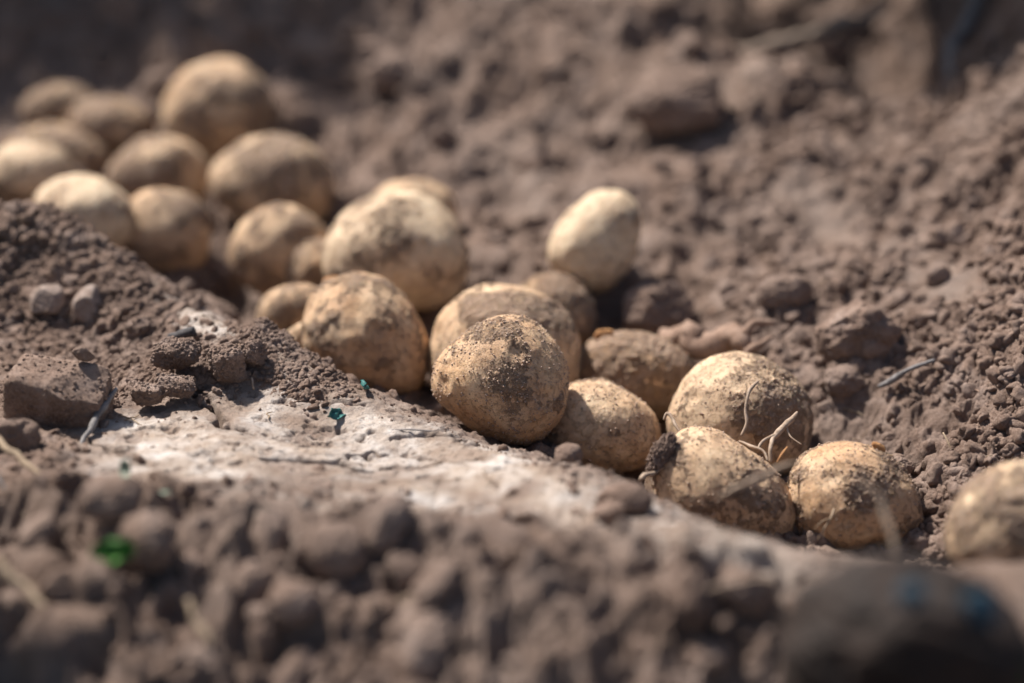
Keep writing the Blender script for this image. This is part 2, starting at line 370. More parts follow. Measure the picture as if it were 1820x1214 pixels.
def tps(X, Y):
    out = np.empty(X.size); X = X.ravel(); Y = Y.ravel(); n = len(ctl)
    for s in range(0, X.size, 20000):
        x = X[s:s + 20000]; y = Y[s:s + 20000]
        d2 = (x[:, None] - ctl[:, 0])**2 + (y[:, None] - ctl[:, 1])**2
        out[s:s + 20000] = (0.5 * d2 * np.log(d2 + 1e-12)) @ wts[:n] + wts[n] + wts[n + 1] * x + wts[n + 2] * y
    return out
gx = np.linspace(-.62, .62, 249); gy = np.linspace(.44, 2.62, 437)
GX, GY = np.meshgrid(gx, gy); GZ = np.clip(tps(GX, GY).reshape(GX.shape), -.06, .13)
def grow(a, n, f, end):
    o = [a]; s = f
    while abs(o[-1]) < end: o.append(o[-1] + s); s *= n
    return np.array(o[1:])
xs = np.concatenate([-grow(.46, 1.35, .004, 40)[::-1], np.arange(-.46, -.33, .002), np.arange(-.33, .33, .00085), np.arange(.33, .4601, .002), grow(.46, 1.35, .004, 40)])
ys = np.concatenate([-grow(-.62, 1.35, .004, 40)[::-1] if False else (.62 - (grow(.0, 1.35, .004, 40)))[::-1], np.arange(.62, .95, .0017), np.arange(.95, 1.40, .00085), np.arange(1.40, 2.2, .0020), 2.2 + np.concatenate([[0], grow(.0, 1.35, .004, 40)])])
X, Y = np.meshgrid(xs, ys)
def interp2(Z, ax, ay, x, y):
    i = np.clip(np.searchsorted(ax, x) - 1, 0, len(ax) - 2); j = np.clip(np.searchsorted(ay, y) - 1, 0, len(ay) - 2)
    fx = np.clip((x - ax[i]) / (ax[i + 1] - ax[i]), 0, 1); fy = np.clip((y - ay[j]) / (ay[j + 1] - ay[j]), 0, 1)
    return Z[j, i] * (1 - fx) * (1 - fy) + Z[j, i + 1] * fx * (1 - fy) + Z[j + 1, i] * (1 - fx) * fy + Z[j + 1, i + 1] * fx * fy
Z = interp2(GZ, gx, gy, X.ravel(), Y.ravel()).reshape(X.shape)
far = sstep(0.5, 0.62, np.abs(X)) + sstep(2.3, 2.6, Y) + sstep(.58, .45, Y); far = np.clip(far, 0, 1)
Z = Z * (1 - far) + np.where(Y < .9, -.02, .05) * far
U, Vp, D = project(np.stack([X, Y, Z], -1).reshape(-1, 3)); U = U.reshape(X.shape); Vp = Vp.reshape(X.shape); D = D.reshape(X.shape)
U[D < .3] = -9999
def blob(*ells):
    w = np.zeros_like(U)
    for (u, v, ru, rv, tilt) in ells:
        c, s = math.cos(R(tilt)), math.sin(R(tilt)); du = U - u; dv = Vp - v
        a = (du * c + dv * s) / ru; b = (-du * s + dv * c) / rv
        w = np.maximum(w, np.exp(-((a * a + b * b)**2)))
    return w
# crest line in the field: side of it tells the near ridge from the furrow
cr = np.array([pos(*c)[:2] for c in CREST]); ycr = np.interp(X, cr[:, 0], cr[:, 1]); near = sstep(.03, -.01, Y - ycr)
slab = blob((600, 770, 300, 92, 16), (860, 835, 190, 50, 24), (350, 572, 120, 26, 32), (330, 800, 190, 70, 5), (560, 690, 120, 40, 28)) * sstep(.010, .0, Y - ycr)
haze = blob((1060, 905, 330, 60, 18), (1330, 1010, 260, 55, 8), (560, 880, 360, 40, 5)) * near
packed = blob((1455, 385, 95, 50, 25), (1690, 500, 110, 50, 10), (1240, 180, 130, 60, 10), (1330, 130, 160, 40, -15), (930, 330, 70, 60, 60)) * (1 - near)
mound = blob((110, 480, 210, 130, 15)) * near
fore = near * sstep(850, 1030, Vp - 0.10 * (U - 910)) * sstep(.012, .075, ycr - Y)
bank = (1 - near) * sstep(1230, 1480, U) * (1 - packed)
field = (1 - near) * (1 - sstep(1230, 1480, U))
warp = fbm2(X * 30, Y * 30, 3, 51)
dust = np.clip(slab * (0.75 + 0.7 * warp) + .50 * haze * (1 + 1.3 * warp) + .10 * packed, 0, 1)
low = fbm2(X * 14, Y * 14, 3, 11); mid = fbm2(X * 48, Y * 48, 4, 23, .55, True); fin = fbm2(X * 190, Y * 190, 4, 37, .6)
big = fbm2(X * 22 + 3, Y * 22, 3, 131, .5, True); clo = fbm2(X * 30, Y * 30 + 5, 4, 141, .5)
rough = 1 - 0.94 * slab
back = 1 - near
rough *= 1 - .35 * near * (1 - fore)
Z += low * (.0030 + .004 * fore + .012 * back) * rough * (1 - far)
Z += big * (.010 * back * sstep(1.22, 1.5, Y) + .004 * bank + .014 * fore) * rough * (1 - far)
Z += np.sign(clo) * np.abs(clo)**.7 * (.007 * back * sstep(1.2, 1.45, Y) + .010 * fore) * rough
Z += mid * (.0025 + .0100 * fore + .0050 * field + .004 * bank) * rough * (1 - .8 * packed)
Z += fin * (.0013 + .0010 * fore + .0020 * bank) * (rough * .85 + .15) * (1 - .7 * packed)
Z += fbm2(X * 520, Y * 520, 3, 71, .6) * .0009 * rough * (1 - fore)
pit = fbm2(X * 120, Y * 120, 4, 95, .6)
Z += slab * (fbm2(X * 32, Y * 32, 3, 92) * .0030 + fbm2(X * 90, Y * 90, 4, 91) * .0016 - .0018 * sstep(.15, .40, pit) + .0008 * fbm2(X * 420, Y * 420, 3, 97))
dust *= 1 - .55 * slab * sstep(.12, .35, pit)
# cracks in the pale slab
def groove(pts, width, depth):
    global Z, dust
    depth = depth * 1.9; width = width * 1.15
    W3 = np.array([pos_z(u, v, .018)[:2] for u, v in pts])
    sel = np.where((np.abs(xs) < .3))[0]; a, b = sel[0], sel[-1]
    ja, jb = np.searchsorted(ys, (.95, 1.4)); sx = slice(a, b); sy = slice(ja, jb)
    x = X[sy, sx] + .0035 * vnoise2(X[sy, sx] * 160, Y[sy, sx] * 160, 5); y = Y[sy, sx] + .0035 * vnoise2(X[sy, sx] * 160 + 9, Y[sy, sx] * 160, 6)
    m = np.full(x.shape, 9.0)
    for (p, q) in zip(W3[:-1], W3[1:]):
        e = q - p; t = np.clip(((x - p[0]) * e[0] + (y - p[1]) * e[1]) / (e @ e), 0, 1)
        m = np.minimum(m, np.hypot(x - p[0] - t * e[0], y - p[1] - t * e[1]))
    g = np.exp(-(m / width)**2)
    Z[sy, sx] -= depth * g; dust[sy, sx] *= 1 - .6 * g
for g in [([(355,690),(385,730),(400,760),(440,770)], .0016, .006), ([(470,838),(540,832),(600,828),(650,836)], .0016, .006), ([(560,700),(600,720),(640,715)], .001, .002),
          ([(690,770),(740,765),(790,768),(850,775)], .0009, .0025), ([(600,828),(620,800),(680,790)], .0008, .0022), ([(700,840),(760,830),(820,840)], .001, .003), ([(140,790),(200,815),(250,850)], .0012, .004)]: groove(*g)
def stamp(x, y, r, squash, sink, seed):
    i0, i1 = np.searchsorted(xs, (x - 1.3 * r, x + 1.3 * r)); j0, j1 = np.searchsorted(ys, (y - 1.3 * r, y + 1.3 * r))
    if i1 - i0 < 2 or j1 - j0 < 2: return
    dx = X[j0:j1, i0:i1] - x; dy = Y[j0:j1, i0:i1] - y
    th = np.arctan2(dy, dx); k = 1 + .16 * np.sin(2 * th + seed) + .12 * np.sin(3 * th + 2.1 * seed) + .07 * np.sin(5 * th + 3.7 * seed)
    q = np.clip(1 - (dx * dx + dy * dy) / (r * k)**2, 0, 1)
    zc = Z[(j0 + j1) // 2, (i0 + i1) // 2]
    h = zc - sink * r + squash * r * np.sqrt(q) * (1 + .12 * np.sin(seed * 5 + dx / r * 3))
    Zs = Z[j0:j1, i0:i1]; np.maximum(Zs, np.where(q > 0, h, -9), out=Zs)
def zone_at(Wm, x, y):
    return Wm[np.clip(np.searchsorted(ys, y), 0, len(ys) - 1), np.clip(np.searchsorted(xs, x), 0, len(xs) - 1)]
def scatter(n, xr, yr, weight, seed):
    g = np.random.default_rng(seed); x = g.uniform(*xr, n); y = g.uniform(*yr, n)
    k = g.random(n) < zone_at(weight, x, y); return x[k], y[k], g
for wz, n, r0, r1, yr, sq in [(fore * (1 - slab), 300, .005, .024, (.62, 1.15), .8), (back, 900, .006, .028, (1.2, 2.15), .5), (bank, 420, .003, .014, (.95, 1.6), .6), (mound, 300, .003, .006, (1.1, 1.4), .8),
                               (near * (rough > .6) * (1 - fore), 300, .002, .0045, (.95, 1.4), .8)]:
    x, y, g = scatter(n, (-.44, .44), yr, wz, int(n))
    rr = r0 * (r1 / r0)**(g.random(len(x))**2.2)
    for a, b, r in zip(x, y, rr): stamp(a, b, r, sq, .25 + .3 * g.random(), g.random() * 6.28)
dust *= 1 - far
nv, nu = X.shape
idx = np.arange(nv * nu).reshape(nv, nu)
F = np.stack([idx[:-1, :-1], idx[:-1, 1:], idx[1:, 1:], idx[1:, :-1]], -1).reshape(-1, 4)
ground = link('ground', mesh_np('ground', np.stack([X, Y, Z], -1).reshape(-1, 3), F, M_SOIL, {'dust': dust.ravel()}))
tag(ground, kind='structure')
def height(x, y): return interp2(Z, xs, ys, np.atleast_1d(np.asarray(x, float)), np.atleast_1d(np.asarray(y, float)))
def onground(u, v, lift=0.0, z0=.02):
    """the field point seen at pixel (u, v)"""
    d = np.arange(.75, 2.2, .0015); P = pos(np.full(d.shape, u), np.full(d.shape, v), d)
    k = np.argmax(P[:, 2] < height(P[:, 0], P[:, 1])); p = P[k].copy(); p[2] += lift
    return p, d[k]

# ------------------------------------------------------------------ build potatoes
def outline_radius(center, poly, ell):
    th = np.radians(np.arange(360))
    if poly:
        a = np.array([math.degrees(math.atan2(center[1] - v, u - center[0])) % 360 for u, v in poly]); r = np.array([math.hypot(u - center[0], v - center[1]) for u, v in poly])
        o = np.argsort(a); a, r = a[o], r[o]
        rad = np.interp(np.arange(360), np.concatenate([a - 360, a, a + 360]), np.tile(r, 3))
        k = np.exp(-.5 * (np.arange(-20, 21) / 7.0)**2); k /= k.sum()
        rad = np.convolve(np.concatenate([rad[-20:], rad, rad[:20]]), k, 'valid')
    else:
        rx, ry, tilt = ell; t = th - R(tilt)
        rad = rx * ry / np.sqrt((ry * np.cos(t))**2 + (rx * np.sin(t))**2)
    return rad
def build_potato(i, p):
    key, (u, v), ell, d, lev, dirt, top, pale, poly, label = p
    S, Fc = ico(lev); S = S @ np.array(Matrix.Rotation(1.1 * i, 3, Vector((.3, .5, .8)).normalized())).T
    rad = outline_radius((u, v), poly, ell) * d / FPX
    th = np.degrees(np.arctan2(S[:, 1], S[:, 0])) % 360; rh = np.hypot(S[:, 0], S[:, 1])
    mean = rad.mean(); ri = np.interp(th, np.arange(361), np.append(rad, rad[0]))
    re = mean + (ri - mean) * sstep(.0, .75, rh)
    g = np.random.default_rng(100 + i)
    depth = mean * (.95 if poly else .92)
    sz = np.sign(S[:, 2]) * np.abs(S[:, 2])**.94
    Pl = np.stack([S[:, 0] * re, S[:, 1] * re, sz * depth], -1)
    seed = 40 * i
    lump = fbm3(S * 1.5 + seed, 2, seed); amp = .085 if poly is None else .05
    Pl *= (1 + amp * lump + .016 * fbm3(S * 3.6 + seed, 2, seed + 3) + .006 * fbm3(S * 9 + seed, 2, seed + 4))[:, None]
    # eyes: shallow dents with a brow
    for _ in range(7):
        e = g.normal(size=3); e /= np.linalg.norm(e); a = np.arccos(np.clip(S @ e, -1, 1))
        w = g.uniform(.09, .15); Pl *= (1 - .036 * np.exp(-(a / w)**2) + .010 * np.exp(-((a - 1.7 * w) / (w * .6))**2))[:, None]
    if key == 'dented':
        for e, w, h in (((-.10, .32, .94), .42, .085), ((.15, .05, .98), .35, .05), ((-.45, .35, .82), .16, .05)):
            e = np.array(e) / np.linalg.norm(e); a = np.arccos(np.clip(S @ e, -1, 1)); Pl *= (1 - h * np.exp(-(a / w)**2))[:, None]
    if key == 'scabbed':
        e = np.array((-.05, .42, .9)); e /= np.linalg.norm(e); a = np.arccos(np.clip(S @ e, -1, 1)); Pl *= (1 - .035 * np.exp(-(a / .2)**2))[:, None]
    B = np.stack([RGT, UPV, -FWD]); Wd = Pl @ B
    nrm = S @ B
    # dirt: patches, more on the upward faces where it settled, crusts with real thickness
    q = Pl / mean
    m = fbm3(q * 1.9 + seed * .37, 5, seed + 9, .58)
    m = .5 + 1.05 * m + (dirt - .5) * 1.15 + top * .35 * np.clip(nrm[:, 2] - .35, -1, 1) * 1.3
    if key == 'hero':
        m += .02 * np.exp(-((S - np.array((.25, -.55, .75)))**2).sum(1) / .18) + .22 * np.exp(-((S - np.array((.35, .78, .5)))**2).sum(1) / .12) - .18 * np.exp(-((S - np.array((-.3, .35, .85)))**2).sum(1) / .15)
    if key == 'bigright': m += .45 * sstep(-.05, .45, S[:, 0]) - .30 * sstep(.0, -.4, S[:, 0])
    if key == 'peaked': m += .50 * np.exp(-((S - np.array((-.85, .25, .45)))**2).sum(1) / .12) + .35 * np.exp(-((S - np.array((.65, -.25, .7)))**2).sum(1) / .15) - .2 * np.exp(-((S - np.array((-.15, .5, .8)))**2).sum(1) / .2)
    if key == 'dented': m += .55 * np.exp(-((S - np.array((.0, .15, .98)))**2).sum(1) / .22) + .30 * sstep(.2, .8, S[:, 0]) - .30 * np.exp(-((S - np.array((-.6, -.1, .78)))**2).sum(1) / .2)
    if key == 'scabbed': m -= .85 * np.exp(-((S - np.array((-.05, .42, .9)))**2).sum(1) / .035)
    if key == 'behind': m += .45 * np.exp(-(((S[:, 1] - .62) / .16)**2)) * sstep(-.7, .1, S[:, 0]) - .25 * sstep(-.4, -.8, S[:, 0])
    if key == 'darkhalf': m += .3 * sstep(.3, -.2, S[:, 0]) - .45 * sstep(.35, .8, S[:, 0])
    if key == 'edgepale': m += .4 * sstep(-.1, -.6, S[:, 1])
    if key == 'pale': m += .9 * np.exp(-((S - np.array((.78, .38, .5)))**2).sum(1) / .012)
    m = np.clip(m, 0, 1)
    if lev >= 6:
        grain = fbm3(q * 26 + seed, 3, seed + 31, .65); cake = sstep(.5, .85, m)
        crumbly = np.clip(fbm3(q * 11 + seed, 2, seed + 41), 0, 1)
        dh = cake * (.00035 + .0007 * grain + .0016 * crumbly) + sstep(.35, .6, m) * .00015 * grain
        Wd = Wd + nrm * dh[:, None]
    ax = np.linalg.norm(Wd, axis=1)
    o = link('potato', mesh_np('potato', Wd, Fc, M_POT[pale], {'dirt': m}), None, PC[key][0])
    tag(o, label, 'potato', 'potatoes dug up in the furrow')
    # loose sandy grains and crumbs stuck on the skin of the sharp ones
    if lev == 7:
        n = 6500 if key == 'hero' else 3200
        k = g.choice(len(Wd), n * 3); k = k[g.random(len(k)) < .22 + .78 * m[k]**1.2][:n]
        r = .00014 * (5.5)**(g.random(len(k))**4.0)
        s0, f0 = ico(1); s0 = s0 * (1 + .25 * fbm3(s0 * 2.3, 2, i))[:, None]
        rot = g.normal(size=(len(k), 3, 3)); rot = np.linalg.qr(rot)[0]
        Vg = np.einsum('nij,vj->nvi', rot, s0) * r[:, None, None] + (Wd[k] + nrm[k] * (r * .25)[:, None])[:, None, :]
        Fg = f0[None] + (np.arange(len(k)) * len(s0))[:, None, None]
        gr = link('soil_grains', mesh_np('soil_grains', Vg.reshape(-1, 3), Fg.reshape(-1, 3), M_GRAIN), o)
        tag(gr, kind='stuff')
    return o
M_GRAIN = plain('sandy_grain', (0.25, 0.165, 0.115), (0.47, 0.355, 0.275), 900, 0.9, 0.0002)
POTO = {p[0]: build_potato(i, p) for i, p in enumerate(POT)}

# ------------------------------------------------------------------ clods
def clod_mesh(seed, sub, lumpy=.16, angular=.12, axes=(1, .85, .7), mat=None, flat=0):
    S, Fc = ico(sub); g = np.random.default_rng(seed)
    r = 1 + .16 * fbm3(S * 1.2 + seed, 2, seed)
    # flat broken faces
    for _ in range(flat):
        n = g.normal(size=3); n /= np.linalg.norm(n); h = g.uniform(.62, .85); c = S @ n
        r = np.where(c > .05, np.minimum(r, h / np.maximum(c, .05)), r)
    c = g.normal(size=(90, 3)); c /= np.linalg.norm(c, axis=1)[:, None]; w = g.uniform(.10, .30, 90)
    a = np.arccos(np.clip(S @ c.T, -1, 1)); r = r + lumpy * np.sqrt(np.clip(1 - (a / w)**2, 0, 1) * w**2 * 6).max(1) * .8
    r += angular * .35 * (1 - 2 * np.abs(fbm3(S * 3.1 + seed, 3, seed + 5))) + .035 * fbm3(S * 11 + seed, 3, seed + 8, .6)
    V = S * r[:, None] * np.array(axes)
    return mesh_np('clod', V, Fc, mat or M_CLOD)
def crust(o, n, seed, rmin=.00025, rmax=.0013):
    me = o.data; g = np.random.default_rng(seed); V = np.empty(len(me.vertices) * 3, np.float32); me.vertices.foreach_get('co', V); V = V.reshape(-1, 3).astype(float)
    k = g.choice(len(V), n); sc = o.scale[0]; r = rmin / sc * (rmax / rmin)**(g.random(n)**3)
    S, Fc = ico(1); S = S * (1 + .4 * fbm3(S * 2 + seed, 2, seed))[:, None]; rot = np.linalg.qr(g.normal(size=(n, 3, 3)))[0]
    W_ = np.einsum('nij,vj->nvi', rot, S) * r[:, None, None] + V[k][:, None, :]
    c = link('soil_grains', mesh_np('soil_grains', W_.reshape(-1, 3), (Fc[None] + (np.arange(n) * len(S))[:, None, None]).reshape(-1, 3), M_CRUMB), o)
    tag(c, kind='stuff'); return o
def block_mesh(seed, dims, mat=None):
    S, Fc = ico(6); n = 7.0; r = 1 / (np.abs(S)**n).sum(1)**(1 / n); V = S * r[:, None]; g = np.random.default_rng(seed)
    for _ in range(7):
        q = g.normal(size=3); q /= np.linalg.norm(q); h = g.uniform(.95, 1.15); d_ = np.clip(V @ q - h, 0, None); V -= d_[:, None] * q
    k = 1 + .05 * fbm3(V * 1.6 + seed, 3, seed) - .05 * np.abs(fbm3(V * np.array([2.0, 2.0, 6.0]) + seed, 3, seed + 1)) + .022 * fbm3(V * 9, 4, seed + 2, .65)
    return mesh_np('clod', V * k[:, None] * np.array(dims), Fc, mat or M_CLOD)
def put_clod(name, u, v, rpx, me, label, cat='clod', group='loose clods of soil', rz=0, tilt=(0, 0), sink=.25, d=None):
    p, dd = onground(u, v)
    if d is not None: p = pos(u, v, d); dd = d
    s = rpx * dd / FPX
    o = link(name, me, None, (p[0], p[1], p[2] + s * (.55 - sink))); o.scale = (s, s, s); o.rotation_euler = (tilt[0], tilt[1], rz)
    return tag(o, label, cat, group)
crust(put_clod('soil_clod', 104, 722, 80, block_mesh(3, (1.10, .75, .98)), 'big angular clod with a shaded flat face, left of the grey twig', rz=-.22, tilt=(.10, .10), d=1.20, sink=.55), 1500, 1)
crust(put_clod('soil_clod', 315, 632, 42, clod_mesh(5, 6, .14, .14, (1.1, .8, .58), None, 6), 'knobbly grey clod perched on the crest left of the crumb pile', rz=.2, d=1.235, sink=.5), 2600, 2)
crust(put_clod('soil_clod', 404, 648, 32, block_mesh(8, (.85, .8, 1.05)), 'upright brown clod leaning on the left of the crumb pile', rz=.5, tilt=(.1, -.15), d=1.232, sink=.55), 900, 3)
crust(put_clod('soil_clod', 446, 628, 27, clod_mesh(9, 6, .14, .14, (.9, .8, .9), None, 4), 'pale rounded clod between the upright brown clod and the crumb pile', d=1.238, sink=.55), 900, 4)
crust(put_clod('soil_clod', 312, 684, 29, block_mesh(11, (1.15, .8, .46)), 'flat sharp-edged clod below the knobbly grey clod', rz=.25, tilt=(.15, .2), d=1.215, sink=.55), 700, 5)
crust(put_clod('soil_clod', 262, 700, 25, block_mesh(12, (1.05, .8, .65)), 'small pale block of soil right of the twig tip', rz=-.2, d=1.21, sink=.55), 500, 6)
put_clod('soil_clod', 148, 629, 17, clod_mesh(13, 5, .06, .2, (1.2, .7, .75), None, 5), 'small dark chip of soil on top of the big angular clod', rz=.5, tilt=(0, .5), d=1.195, sink=.5)
crust(put_clod('soil_clod', 252, 590, 24, clod_mesh(14, 5, .14, .15, (1.1, .8, .75)), 'round lump of soil at the foot of the left mound', sink=.2), 500, 7)
put_clod('soil_clod', 25, 790, 46, clod_mesh(15, 6, .1, .2, (1, .9, .8), None, 5), 'dark lump of soil at the left edge below the big angular clod', rz=1)
put_clod('stone', 86, 552, 38, clod_mesh(21, 6, .02, .10, (.85, .8, 1.0), M_STONE, 5), 'pale dusty stone stuck in the left mound, left of its neighbour', 'stone', 'stones in the left mound', rz=.3, tilt=(.3, .2), sink=.15)
put_clod('stone', 160, 555, 36, clod_mesh(23, 6, .02, .08, (.9, .8, .95), M_STONE, 5), 'greyish tilted stone in the left mound, right of the paler stone', 'stone', 'stones in the left mound', rz=.9, tilt=(-.2, .5), sink=.25)
put_clod('soil_clod', 1528, 628, 70, clod_mesh(31, 6, .16, .16, (1, .9, .92), None, 2), 'biggest lumpy clod with a pitted top on the right bank', rz=.2, sink=.0)
put_clod('soil_clod', 1500, 690, 34, clod_mesh(32, 6, .14, .14, (1, .9, .9)), 'round lump at the foot of the biggest clod on the right bank', sink=.2)
put_clod('soil_clod', 1166, 575, 62, clod_mesh(33, 6, .16, .22, (1, .8, .85), None, 2), 'dark rounded clod right below the clean pale potato', rz=.3, sink=.15)
put_clod('soil_clod', 1205, 215, 78, clod_mesh(34, 6, .06, .14, (1.1, .85, .8), None, 4), 'large pale blurred clod high on the far bank', rz=.2, sink=.1)
put_clod('soil_clod', 1395, 530, 40, clod_mesh(35, 6, .12, .14, (1.2, .8, .8)), 'brown clod lying behind the forked brown root', rz=.2)
put_clod('soil_clod', 695, 145, 48, clod_mesh(36, 5, .08, .14, (1.1, .9, .75), None, 3), 'blurred clod in the far soil between the topmost potato and the centre', sink=.2)
put_clod('soil_clod', 1595, 838, 26, clod_mesh(37, 6, .14, .15, (1, .9, .9)), 'dark crumbly clod touching the rightmost sharp potato', d=1.235, sink=.3)
put_clod('soil_clod', 610, 1000, 62, clod_mesh(38, 6, .06, .12, (1, .9, .85), None, 3), 'smooth blurred clod catching light in the middle foreground', sink=.1)
put_clod('soil_clod', 195, 905, 52, clod_mesh(39, 6, .08, .12, (1.2, .9, .75), None, 3), 'blurred flat-topped clod in the left foreground below the twig', sink=.1)
put_clod('soil_clod', 1110, 900, 40, clod_mesh(40, 6, .06, .12, (1.2, .9, .7), None, 3), 'blurred flat clod on the near crest below the golden speckled potato', sink=.25)
put_clod('soil_clod', 1010, 815, 24, clod_mesh(41, 5, .10, .12, (1, .9, .9)), 'small blurred nub on the crest below the golden speckled potato', d=1.16, sink=.3)
# dark damp lump low in the right foreground, with dull blue scraps on it
p = pos(1606, 1158, .862)
dk = link('dark_lump', clod_mesh(51, 6, .08, .20, (1.16, .9, .88), M_DARK, 0), None, p); s = 182 * .90 / FPX; dk.scale = (s, s, s); dk.rotation_euler = (0, .12, 0)
tag(dk, 'dark rounded lump with dull blue patches in the blurred right foreground', 'lump')
def patch(name, verts, mat, parent=None, thick=.0006, loc=None):
    bm = bmesh.new(); vs = [bm.verts.new(v) for v in verts]; f = bm.faces.new(vs)
    bmesh.ops.subdivide_edges(bm, edges=bm.edges[:], cuts=2, use_grid_fill=True)
    g = bmesh.ops.extrude_face_region(bm, geom=bm.faces[:]); n = f.normal if f.is_valid else Vector((0, 0, 1))
    bm.normal_update(); nn = sum((q.normal for q in bm.faces), Vector()).normalized() if False else Vector((0, 0, 1))
    for e in g['geom']:
        if isinstance(e, bmesh.types.BMVert): e.co += nn * thick
    bmesh.ops.recalc_face_normals(bm, faces=bm.faces[:])
    me = bpy.data.meshes.new(name); bm.to_mesh(me); bm.free(); me.materials.append(mat)
    return link(name, me, parent, loc)
for (u, v, w, h, rot) in ((1600, 1060, 27, 20, .2), (1725, 1068, 34, 28, -.5)):
    S, Fc = ico(4); c = pos(u, v, .829 if u < 1650 else .831); q = S * np.array([w, h, 9]) * .87 / FPX; q *= (1 + .2 * fbm3(S * 2 + u, 2, u))[:, None]
    cth, sth = math.cos(rot), math.sin(rot); q = np.stack([q[:, 0] * cth - q[:, 1] * sth, q[:, 0] * sth + q[:, 1] * cth, q[:, 2]], -1)
    wv = q @ np.stack([RGT, UPV, -FWD]) + c - p
    o = link('blue_scrap', mesh_np('blue_scrap', wv / s, Fc, M_BLUE), dk)

# countable lesser clods, zone by zone
protos = [clod_mesh(60 + k, 5, .12, .26, (1, .88 - .08 * (k % 3), .62 + .07 * (k % 3)), None, 2 + (k % 4) * 2) for k in range(8)]
def clods(n, us, vs, r0, r1, label, group, seed, avoid=True):
    g = np.random.default_rng(seed); made = 0
    for _ in range(n * 6):
        if made >= n: break
        u = g.uniform(*us); v = g.uniform(*vs); pnt, d = onground(u, v); r = r0 * (r1 / r0)**(g.random()**2.0)
        if zone_at(slab, pnt[0], pnt[1]) > .25: continue
        s = r * d / FPX
        if any(np.linalg.norm(PC[k][0][:2] - pnt[:2]) < s + PC[k][1][2][0] * PC[k][1][3] / FPX * .95 for k in PC): continue
        o = link('soil_clod', protos[g.integers(8)], None, (pnt[0], pnt[1], pnt[2] + s * .02)); o.scale = (s, s, s * g.uniform(.8, 1.1)); o.rotation_euler = tuple(g.uniform(-3, 3, 3))
        tag(o, label, 'clod', group); made += 1
clods(30, (1450, 1815), (560, 900), 12, 26, 'small brown clod among the sharp crumbs of the right bank', 'small clods on the right bank', 1)
clods(34, (1180, 1800), (330, 560), 14, 34, 'soft brown clod on the slope above the right bank', 'clods on the slope above the right bank', 2)
clods(26, (560, 1820), (20, 330), 14, 56, 'blurred brown clod in the far loose soil', 'clods in the far soil', 3)
clods(40, (20, 1400), (900, 1210), 12, 78, 'blurred lump of soil in the foreground', 'foreground lumps', 4)
clods(16, (40, 480), (660, 860), 8, 20, 'small clod beside the pale cracked slab', 'small clods beside the slab', 6)

# ------------------------------------------------------------------ crumbs: uncountable
crumb_shapes = []
for k in range(14):
    S, Fc = ico(2 if k < 6 else (1 if k < 10 else 3)); g = np.random.default_rng(200 + k)
    r = 1 + .42 * fbm3(S * 1.7 + k, 3, 300 + k) + .34 * (1 - 2 * np.abs(fbm3(S * 2.8 + k, 2, 320 + k)))
    if k >= 10:
        cc = g.normal(size=(60, 3)); cc /= np.linalg.norm(cc, axis=1)[:, None]; ww = g.uniform(.12, .42, 60); aa = np.arccos(np.clip(S @ cc.T, -1, 1))
        r += .55 * (np.sqrt(np.clip(1 - (aa / ww)**2, 0, 1)) * ww).max(1) + .10 * fbm3(S * 9 + k, 2, 340 + k)
    for _ in range(6):
        q = g.normal(size=3); q /= np.linalg.norm(q); h = g.uniform(.45, .85); c_ = S @ q
        r = np.where(c_ > .05, np.minimum(r, h / np.maximum(c_, .05)), r)
    if k >= 10: r += .09 * fbm3(S * 7 + k, 3, 350 + k, .6)
    crumb_shapes.append((S * r[:, None] * np.array([1, g.uniform(.75, 1), g.uniform(.65, .95)]), Fc))
def crumb_field(name, sets, mat):
    VV = []; FF = []; off = 0
    for (n, weight, xr, yr, r0, r1, pw, seed) in sets:
        x, y, g = scatter(n, xr, yr, weight, seed); r = r0 * (r1 / r0)**(g.random(len(x))**pw)
        z = height(x, y) + r * g.uniform(-.8, .15, len(x))
        pick = np.where(r > .0020, g.integers(10, 14, len(x)), np.where(r > .0009, g.integers(0, 6, len(x)), g.integers(6, 10, len(x))))
        for k in range(14):
            m = np.where(pick == k)[0]
            if not len(m): continue
            S, Fc = crumb_shapes[k]; rot = np.linalg.qr(g.normal(size=(len(m), 3, 3)))[0]
            V = np.einsum('nij,vj->nvi', rot, S) * r[m][:, None, None] + np.stack([x[m], y[m], z[m]], -1)[:, None, :]
            F = Fc[None] + (np.arange(len(m)) * len(S))[:, None, None] + off
            VV.append(V.reshape(-1, 3)); FF.append(F.reshape(-1, 3)); off += len(m) * len(S)
    o = link(name, mesh_np(name, np.vstack(VV), np.vstack(FF), mat)); tag(o, kind='stuff'); return o
pile = blob((500, 640, 95, 48, 35), (430, 640, 90, 40, 0), (250, 650, 190, 50, 5), (585, 676, 45, 12, 32)) * near
crest_line = np.exp(-((Y - ycr) / .006)**2) * sstep(280, 420, U) * sstep(1000, 880, U)
